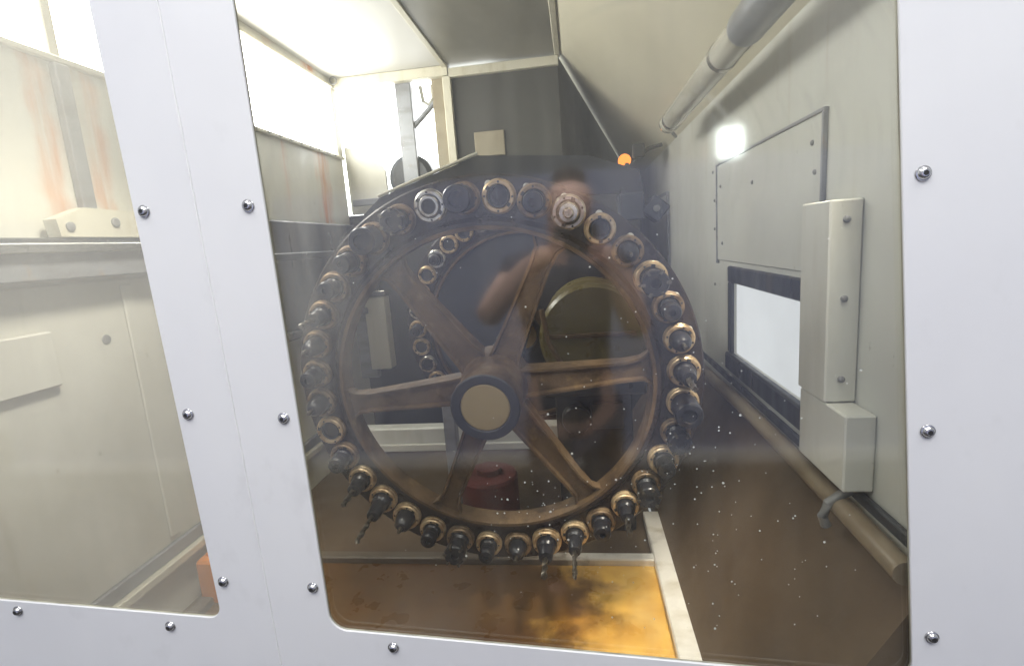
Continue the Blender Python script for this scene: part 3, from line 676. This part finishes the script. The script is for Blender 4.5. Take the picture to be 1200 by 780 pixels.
def place_tool(kind, wheelmat, ang, label, group, silver=False, tilt=0, sc=1.0, dull=False):
    e = bpy.data.objects.new('tool_holder', None); COL.objects.link(e); e.empty_display_size = .03
    tag(e, label, 'tool holder', group)
    loc = Vector((RT * math.cos(R(ang)), -.002, RT * math.sin(R(ang))))
    e.matrix_world = wheelmat @ Matrix.Translation(loc) @ Matrix.Rotation(-R(ang) + tilt, 4, 'Y') @ Matrix.Diagonal((sc, random.uniform(.9, 1.1) * sc, sc, 1))
    link('collar', COLLAR_S if silver else (COLLAR_D if dull else COLLAR), e); link('pot', POT, e)
    for nm, me in KIT[kind]: link(nm, me, e)
    return e
seq = ['collet', 'blunt', 'face', 'ring', 'blunt', 'bore', 'collet', 'nut', 'bore', 'dome', 'face', 'collet', 'dome', 'mill', 'blunt', 'face', 'collet', 'face',
       'mill', 'collet', 'drill', 'mill', 'dome', 'collet', 'face', 'collet', 'dome', 'drill', 'mill', 'collet', 'bore', 'dome', 'collet', 'dome', 'mill', 'collet']
FM = wheel_matrix(CF); BMx = wheel_matrix(CB)
for k in range(36):
    a = 133.0 - 10 * k; kd = seq[k]
    if k in (0, 10): lab = None
    d = k - 4                      # tool 4 is nearest the top (93 degrees)
    if d == 0: lab = 'front wheel, topmost tool: ' + LOOK[kd]
    elif d == 18: lab = 'front wheel, lowest tool: ' + LOOK[kd]
    elif 0 < d < 18: lab = 'front wheel, ' + ORD[d] + ' tool clockwise from topmost: ' + LOOK[kd]
    else:
        q = -d if d < 0 else 36 - d
        lab = 'front wheel, ' + ORD[q] + ' tool anticlockwise from topmost: ' + LOOK[kd]
    place_tool(kd, FM, a, lab, 'tool holders round the front wheel', silver=k in (3, 7), tilt=random.uniform(-.9, .9), sc=random.uniform(.93, 1.03), dull=k in (0, 1, 2, 4, 6, 9, 11, 15, 17, 19, 22, 24, 29, 31, 32, 33, 34, 35))
for k in range(13):
    a = 98.0 + 10 * k; kd = ['bore', 'collet', 'bore', 'bore', 'collet', 'bore', 'dome'][k % 7]
    lab = 'rear wheel, ' + ORD[k + 1] + ' tool down the left side: ' + LOOK[kd]
    place_tool(kd, BMx, a, lab, 'tool holders round the rear wheel', silver=k % 3 == 1)

# ------------------------------------------------------------------ machinery round the wheels
# polygonal guard behind the front wheel
g = MB(); y0, y1 = .575, .60
poly = [(-.62, 1.55), (-.50, 1.645), (-.235, 1.725), (.04, 1.70), (.16, 1.655), (.17, 1.60), (-.02, 1.612), (-.24, 1.640), (-.46, 1.565), (-.58, 1.48)]
vs = [(x, y0, z) for x, z in poly] + [(x, y1, z) for x, z in poly]; n = len(poly)
g.add(vs, [tuple(range(n))[::-1], tuple(range(n, 2 * n))] + [(k, (k + 1) % n, n + (k + 1) % n, n + k) for k in range(n)])
gd = empty('wheel_guard', (-.23, .59, 1.6), 'dark flat guard plate behind the top of the front wheel', 'guard plate')
def relp(mb, name, mt, parent, **k): return rel(mb, name, mt, parent, **k)
relp(g, 'plate', M['guard'], gd, smooth=False)
relp(MB().tube([(-.505, .572, 1.648), (-.235, .572, 1.730)], .004, 8), 'edge_strip', M['trim'], gd)
# sensor boxes at the upper right of the wheel
sb_ = empty('sensor_box', (.135, .55, 1.535), 'dark upright sensor box at the upper right edge of the wheel', 'sensor')
relp(MB().box((.105, .53, 1.535), (.165, .575, 1.60), 0, .004), 'housing', M['darkbox'], sb_)
relp(MB().tube([(.12, .57, 1.60), (.115, .60, 1.64), (.14, .66, 1.68)], .006, 8), 'cable', M['rubber'], sb_)
sc_ = empty('sensor_box', (.192, .56, 1.558), 'dark sensor box turned on its corner beside the right wall hatch', 'sensor')
bx = MB().box((-.024, -.03, -.024), (.024, .03, .024), 0, .003).build('housing', M['darkbox'], sc_); bx.rotation_euler = (0, R(40), 0)
bx2 = MB().lathe([(.008, -.030), (.008, -.036), (0, -.037)], 12).build('sensor_face', M['greycap'], sc_)
# olive drive motor behind the right spokes
mo = empty('drive_motor', (.03, 1.0, 1.2), 'olive yellow motor housing behind the upper right spokes', 'motor')
relp(MB().lathe([(.10, .80), (.155, .805), (.165, .82), (.165, 1.12), (.10, 1.15)], 40, 0, (.035, 0, 1.20)), 'housing', M['olive'], mo)
relp(MB().box((-.10, .785, 1.205), (.165, .80, 1.219), 0, .003), 'flange_rib', M['cast'], mo)
relp(MB().box((-.125, .79, 1.02), (.19, 1.10, 1.07), 0, .006), 'foot', M['dark'], mo)
relp(MB().tube([(-.115, .78, 1.30), (-.10, .78, 1.20), (-.05, .78, 1.10)], .008, 8), 'hose', M['cast'], mo)
# beams low behind the wheel
bm1 = boxo('cross_beam', (-1.0, 1.15, .715), (-.02, 1.21, .800), M['beigebox'], None, .006)
tag(bm1, 'pale grey beam running across low behind the front wheel', 'beam')
boxo('beam_lip', (-1.0, 1.138, .705), (-.02, 1.150, .735), M['panel_in'], bm1)
bm2 = boxo('upright_post', (-.52, 1.0, .47), (-.475, 1.045, .98), M['rail'], None, .004)
tag(bm2, 'narrow grey upright seen below the hub between lower spokes', 'post')
standin = MB(); standin.lathe([(.0, 0), (.10, .0), (.104, .006), (.104, .20), (.098, .21), (.045, .215), (.045, .235), (0, .235)], 36, 0, (0, 0, 0), 'z')
co = standin.build('red_standin', M['red']); co.location = (-.36, .98, .472); tag(co, 'dull red round can for a mirrored red blur behind the lower spokes', 'standin')  # red shape added in place of a mirrored red blur
# dark pump block low right behind the wheel
pb = empty('pump_block', (.02, 1.05, .47), 'dark pump block behind the lower right spokes', 'pump')
relp(MB().box((-.10, .95, .47), (.16, 1.25, .98), 0, .01), 'body', M['dark'], pb)
relp(MB().lathe([(.045, .90), (.05, .91), (.05, .95)], 24, 0, (-.03, 0, .90)), 'port', M['dark'], pb)
relp(MB().box((.02, .93, .86), (.13, .95, .95), 0, .003), 'cover', M['darkbox'], pb)
# pale slot and box behind the left spoke
sl_ = empty('guide_bracket', (-1.04, 1.8, .9), 'cream guide bracket with a bright top seen between left spokes', 'bracket')
relp(MB().box((-1.11, 1.78, .90), (-1.0, 1.86, 1.28), 0, .004), 'body', M['trim'], sl_)
relp(MB().box((-1.12, 1.77, 1.285), (-.985, 1.87, 1.315), 0, .004), 'top_cap', M['silver'], sl_)
relp(MB().box((-1.20, 1.84, .84), (-1.10, 1.88, 1.25), 0, .004), 'side_plate', M['rail'], sl_)

# dark bellows cover along the left, behind the door post
cv = empty('machine_cover', (XL + .10, 1.4, .47), 'dark streaked machine cover at the left behind the wheel', 'machine cover')
relp(MB().box((XL + .002, .90, 1.19), (XL + .13, B - .004, 1.655), 0, .006), 'cover_sheet', M['darkbox'], cv)
relp(MB().box((XL + .13, .92, 1.50), (XL + .17, B - .05, 1.53), 0, .004), 'cover_rib', M['dark'], cv)
relp(MB().box((XL + .13, .92, 1.20), (XL + .16, B - .05, 1.23), 0, .004), 'cover_rib', M['dark'], cv)

# linear rail on the left wall
lr = empty('linear_rail', (XL + .06, .45, 1.5), 'grey horizontal rail beam across the left door window', 'rail')
relp(MB().box((XL + .002, .03, 1.495), (XL + .075, .89, 1.565), 0, .004), 'beam', M['rail'], lr)
relp(MB().box((XL + .075, .03, 1.555), (XL + .095, .89, 1.578), 0, .003), 'guide', M['steel'], lr)
relp(MB().box((XL + .002, .03, 1.567), (XL + .055, .89, 1.592), 0, .003), 'top_strip', M['darkbox'], lr)
cr = empty('rail_carriage', (XL + .05, .50, 1.6), 'pale carriage plate with a slanted end on the rail at left', 'carriage')
pc = MB(); pz = [(.33, 1.594), (.89, 1.594), (.89, 1.655), (.40, 1.665), (.325, 1.635)]
pc.add([(XL + .024, y, z) for y, z in pz] + [(XL + .060, y, z) for y, z in pz], [tuple(range(5)), tuple(range(5, 10))[::-1]] + [(k, (k + 1) % 5, 5 + (k + 1) % 5, 5 + k) for k in range(5)])
relp(pc, 'plate', M['trim'], cr, smooth=False)
relp(MB().lathe([(.012, XL + .060), (.012, XL + .064), (.008, XL + .066), (0, XL + .066)], 14, 0, (0, .48, 1.632), 'x'), 'bolt', M['greycap'], cr)
relp(MB().lathe([(.011, XL + .060), (.011, XL + .064), (.006, XL + .066), (0, XL + .066)], 14, 0, (0, .355, 1.618), 'x'), 'bolt', M['greycap'], cr)
# orange block low at the left
ob = empty('orange_block', (XL + .12, .74, .47), 'small orange block low beside the left door post', 'block')
relp(MB().box((XL + .042, .53, .472), (XL + .12, .72, .620), 0, .02), 'body', M['orange'], ob)
relp(MB().box((XL + .06, .56, .620), (XL + .105, .69, .628), 0, .003), 'lid', M['orange'], ob)

# framework and machine outside the back corner
fr = empty('frame_post', (-.87, B + .03, 1.7), 'grey upright post standing in the bright back corner opening', 'post')
relp(MB().box((-.915, B + .01, 1.70), (-.83, B + .06, ZC), 0, .004), 'upright', M['rail'], fr)
relp(MB().tube([(-.85, B + .035, 2.15), (-.70, B + .035, 2.28)], .014, 8), 'brace', M['rail'], fr)
fp = boxo('frame_post', (-.715, B + .012, 1.70), (-.648, B + .055, ZC - .03), M['plate'], None, .004); tag(fp, 'rusty beige upright beside the cream corner post', 'post')
mc = empty('spindle_head', (-.88, B + .12, 1.75), 'grey rounded machine head in the bright back corner', 'machine head')
relp(MB().lathe([(.0, B + .022), (.10, B + .026), (.125, B + .05), (.125, B + .28), (0, B + .3)], 28, 0, (-.885, 0, 1.90)), 'body', M['darkbox'], mc)
relp(MB().box((-1.02, B + .04, 1.73), (-.72, B + .26, 1.84), 0, .02), 'base', M['panel_in'], mc)
relp(MB().tube([(-.80, B + .1, 2.38), (-.79, B + .1, 2.30), (-.76, B + .1, 2.28), (-.735, B + .1, 2.31), (-.735, B + .1, 2.38)], .010, 8), 'hose', M['panel_in'], mc)
wp = MB(); wq = [(-1.24, 1.725), (-1.02, 1.725), (-1.02, 1.95), (-1.06, 2.0), (-1.12, 2.06), (-1.24, 2.09)]
wp.add([(x, B + .02, z) for x, z in wq] + [(x, B + .04, z) for x, z in wq], [tuple(range(6))[::-1], tuple(range(6, 12))] + [(k, (k + 1) % 6, 6 + (k + 1) % 6, 6 + k) for k in range(6)])
wpo = wp.build('splash_plate', M['panel_in'], smooth=False); tag(wpo, 'white sloped splash plate low in the back corner opening', 'plate')
sr = boxo('cross_rail', (-1.20, B - .05, 1.765), (-.80, B - .02, 1.80), M['rail'], None, .003); tag(sr, 'short dark rail below the splash plate in the back corner', 'rail')
ey = MB()
for k in range(1):
    pts = [(XL + .03 + .018 * math.cos(R(t)), B - .06, 2.47 - .06 + .018 * math.sin(R(t))) for t in range(0, 361, 24)]
    ey.tube(pts, .004, 8)
eo = ey.build('lifting_eye', M['greycap']); tag(eo, 'small ring eye at the top of the back left corner', 'eye bolt')

# bracket box and pipe on the right wall
bk = empty('channel_bracket', (XR - .03, .30, 1.2), 'tall beige box bracket with screws beside the right window', 'bracket')
relp(MB().box((XR - .056, .235, 1.165), (XR - .0005, .352, 1.535), 0, .003), 'upper_box', M['beigebox'], bk)
relp(MB().box((XR - .052, .165, 1.02), (XR - .0005, .350, 1.163), 0, .003), 'lower_box', M['beigebox'], bk)
for z in (1.50, 1.36, 1.21):
    o = MB().lathe([(.0065, .235), (.0062, .2325), (.003, .2305), (0, .2302)], 12, 0, (XR - .028, 0, z)); relp(o, 'screw', M['greycap'], bk)
pi = empty('drain_pipe', (XR - .03, .6, .95), 'brown pipe running along the foot of the right wall', 'pipe')
pp = [(XR - .028, y, .962 + .008 * math.sin(y * 3)) for y in [0.02 + .12 * k for k in range(26)]]
relp(MB().tube(pp, .020, 14), 'tube', M['pipe'], pi)
relp(MB().box((XR - .012, .014, .985), (XR, 3.0, 1.008), 0, .003), 'backing_strip', M['darkbox'], pi)
relp(MB().tube([(XR - .006, .215, 1.005), (XR - .03, .215, .99), (XR - .052, .217, .972), (XR - .060, .219, .945), (XR - .052, .222, .925)], [.009, .009, .009, .009, .010], 8), 'pipe_clip', M['greycap'], pi)

# tubular machine lamp under the hood, on the right
lp = empty('tube_lamp', (.42, .9, 1.9), 'clear tubular machine lamp fixed along the sloping ceiling', 'lamp')
lc = (.372, 0, 1.908)
relp(MB().lathe([(.034, .46), (.0355, .48), (.0355, 1.32), (.034, 1.34)], 28, 0, lc), 'tube', M['clear'], lp)
relp(MB().lathe([(0, .20), (.036, .20), (.039, .22), (.039, .46), (.037, .47)], 28, 0, lc), 'end_cap', M['rail'], lp)
relp(MB().lathe([(.037, 1.335), (.038, 1.345), (.038, 1.37), (.031, 1.39), (0, 1.39)], 28, 0, lc), 'end_cap', M['clear'], lp)
for y in (.62, 1.28):
    relp(MB().lathe([(.0375, y), (.0375, y + .02), (.0358, y + .02), (.0358, y)], 28, 0, lc, close=True), 'clamp_ring', M['silver'], lp)
relp(MB().tube([(.372, 1.37, 1.908), (.39, 1.43, 1.89), (.42, 1.50, 1.88)], .007, 8), 'cable', M['greycap'], lp)
# small lit work lamp at the back right
wl = empty('work_lamp', (.27, 2.1, 1.86), 'small glowing orange lamp at the upper right behind the wheel', 'lamp')
relp(MB().lathe([(0, 2.085), (.022, 2.09), (.033, 2.106), (.033, 2.13)], 20, 0, (.272, 0, 1.888)), 'bulb', M['lampglow'], wl)
relp(MB().box((.312, 2.09, 1.895), (.375, 2.17, 1.965), 0, .008), 'housing', M['dark'], wl)
relp(MB().tube([(.25, 2.12, 1.855), (.31, 2.13, 1.885), (.40, 2.14, 1.94), (.47, 2.14, 1.955)], .010, 8), 'arm', M['dark'], wl)

# ------------------------------------------------------------------ behind the photographer: only seen mirrored in the glass
struct(boxo('ground', (-6, -8, -.02), (6, .0, 0), M['ground'], None, 0))
wpt = struct(boxo('workshop_partition', (-4.5, -2.75, .0), (4.5, -2.55, 1.916), M['partition'], None, .01))
boxo('skirting', (-4.5, -2.549, .0), (4.5, -2.50, .085), M['ceil_grey' if False else 'panel'], wpt, .004)
rl = boxo('roof_light', (1.77, -6.02, 2.33), (2.035, -6.0, 2.68), M['roof_light'], None, .002); tag(rl, 'small bright light mirrored in the glass above the right hatch', 'light')

def skin(name, nodes, edges, mt, parent=None, sub=2):
    me = bpy.data.meshes.new(name); me.from_pydata([n_[0] for n_ in nodes], edges, []); me.materials.append(mt)
    o = link(name, me, parent)
    md = o.modifiers.new('Skin', 'SKIN'); md.use_smooth_shade = True
    for i, n_ in enumerate(nodes):
        sv = me.skin_vertices[0].data[i]; sv.radius = (n_[1], n_[2] if len(n_) > 2 else n_[1]); sv.use_root = i == 0
    s = o.modifiers.new('Subdivision', 'SUBSURF'); s.levels = sub; s.render_levels = sub
    return o
per = empty('person', (-.05, -1.15, 0), 'person in a dark shirt holding a camera, mirrored in the glass', 'person')
inv = Matrix.Translation(per.location).inverted()
nodes = [((-.05, -1.15, .92), .15, .11), ((-.05, -1.14, 1.12), .14, .10), ((-.05, -1.13, 1.32), .165, .11), ((-.04, -1.11, 1.46), .06, .06), ((-.02, -1.02, 1.60), .080, .095), ((-.01, -1.01, 1.70), .085, .09),
         ((-.23, -1.12, 1.40), .055), ((-.325, -.96, 1.25), .050), ((-.17, -.88, 1.41), .040), ((-.075, -.83, 1.475), .030),
         ((.14, -1.12, 1.40), .055), ((.19, -.94, 1.18), .050), ((.12, -.87, 1.37), .040), ((.075, -.83, 1.475), .030),
         ((-.15, -1.15, .80), .085), ((-.15, -1.13, .47), .06), ((-.15, -1.17, .08), .042), ((-.15, -1.05, .035), .04),
         ((.06, -1.15, .80), .085), ((.07, -1.13, .47), .06), ((.08, -1.17, .08), .042), ((.08, -1.05, .035), .04)]
edges = [(0, 1), (1, 2), (2, 3), (3, 4), (4, 5), (2, 6), (6, 7), (7, 8), (8, 9), (2, 10), (10, 11), (11, 12), (12, 13), (0, 14), (14, 15), (15, 16), (16, 17), (0, 18), (18, 19), (19, 20), (20, 21)]
bo = skin('body', nodes, edges, M['skin'], per); bo.matrix_parent_inverse = inv
sn = [((-.05, -1.15, .80), .175, .135), ((-.05, -1.15, .95), .168, .128), ((-.05, -1.14, 1.12), .16, .12), ((-.05, -1.13, 1.32), .185, .13), ((-.045, -1.12, 1.44), .08, .08), ((-.23, -1.12, 1.40), .075), ((-.265, -1.07, 1.34), .066), ((.14, -1.12, 1.40), .075), ((.16, -1.07, 1.33), .066)]
so = skin('shirt', sn, [(0, 1), (1, 2), (2, 3), (3, 4), (3, 5), (5, 6), (3, 7), (7, 8)], M['shirt'], per); so.matrix_parent_inverse = inv
tn = [((-.05, -1.15, .90), .165, .13), ((-.15, -1.15, .78), .10), ((-.15, -1.13, .47), .075), ((-.15, -1.17, .10), .06), ((.06, -1.15, .78), .10), ((.07, -1.13, .47), .075), ((.08, -1.17, .10), .06)]
to = skin('trousers', tn, [(0, 1), (1, 2), (2, 3), (0, 4), (4, 5), (5, 6)], M['shirt'], per); to.matrix_parent_inverse = inv
for sx0 in (-.15, .08):
    sh_ = skin('shoe', [((sx0, -1.18, .05), .058), ((sx0, -1.08, .048), .052), ((sx0, -1.02, .042), .042)], [(0, 1), (1, 2)], M['hair'], per, 1); sh_.matrix_parent_inverse = inv
hn = [((-.02, -1.09, 1.66), .075, .06), ((-.01, -1.075, 1.755), .072, .062)]
ho = skin('hair', hn, [(0, 1)], M['hair'], per); ho.matrix_parent_inverse = inv
for s_ in (-1, 1):
    for k in range(4):
        f0 = Vector((s_ * .075, -.83, 1.485 - .018 * k))
        fo = skin('finger', [(f0, .010), (f0 + Vector((-s_ * .022, .030, .006)), .009), (f0 + Vector((-s_ * .038, .044, .004)), .0085), (f0 + Vector((-s_ * .046, .040, .002)), .007)], [(0, 1), (1, 2), (2, 3)], M['skin'], per, 1); fo.matrix_parent_inverse = inv
    f0 = Vector((s_ * .070, -.85, 1.47))
    fo = skin('thumb', [(f0, .011), (f0 + Vector((-s_ * .02, -.02, .02)), .010), (f0 + Vector((-s_ * .035, -.03, .03)), .008)], [(0, 1), (1, 2)], M['skin'], per, 1); fo.matrix_parent_inverse = inv
pcm = empty('photo_camera', (0, -.86, 1.45), 'black photo camera held up by the mirrored person', 'camera')
relp(MB().box((-.068, -.90, 1.455), (.068, -.84, 1.545), 0, .01), 'camera_body', M['rubber'], pcm)
relp(MB().lathe([(0, -.84), (.036, -.838), (.038, -.79), (.040, -.785), (.040, -.775), (.034, -.772), (0, -.776)], 32, 0, (0, 0, 1.5)), 'lens', M['rubber'], pcm)
relp(MB().box((-.025, -.895, 1.545), (.025, -.845, 1.575), 0, .008), 'viewfinder', M['rubber'], pcm)
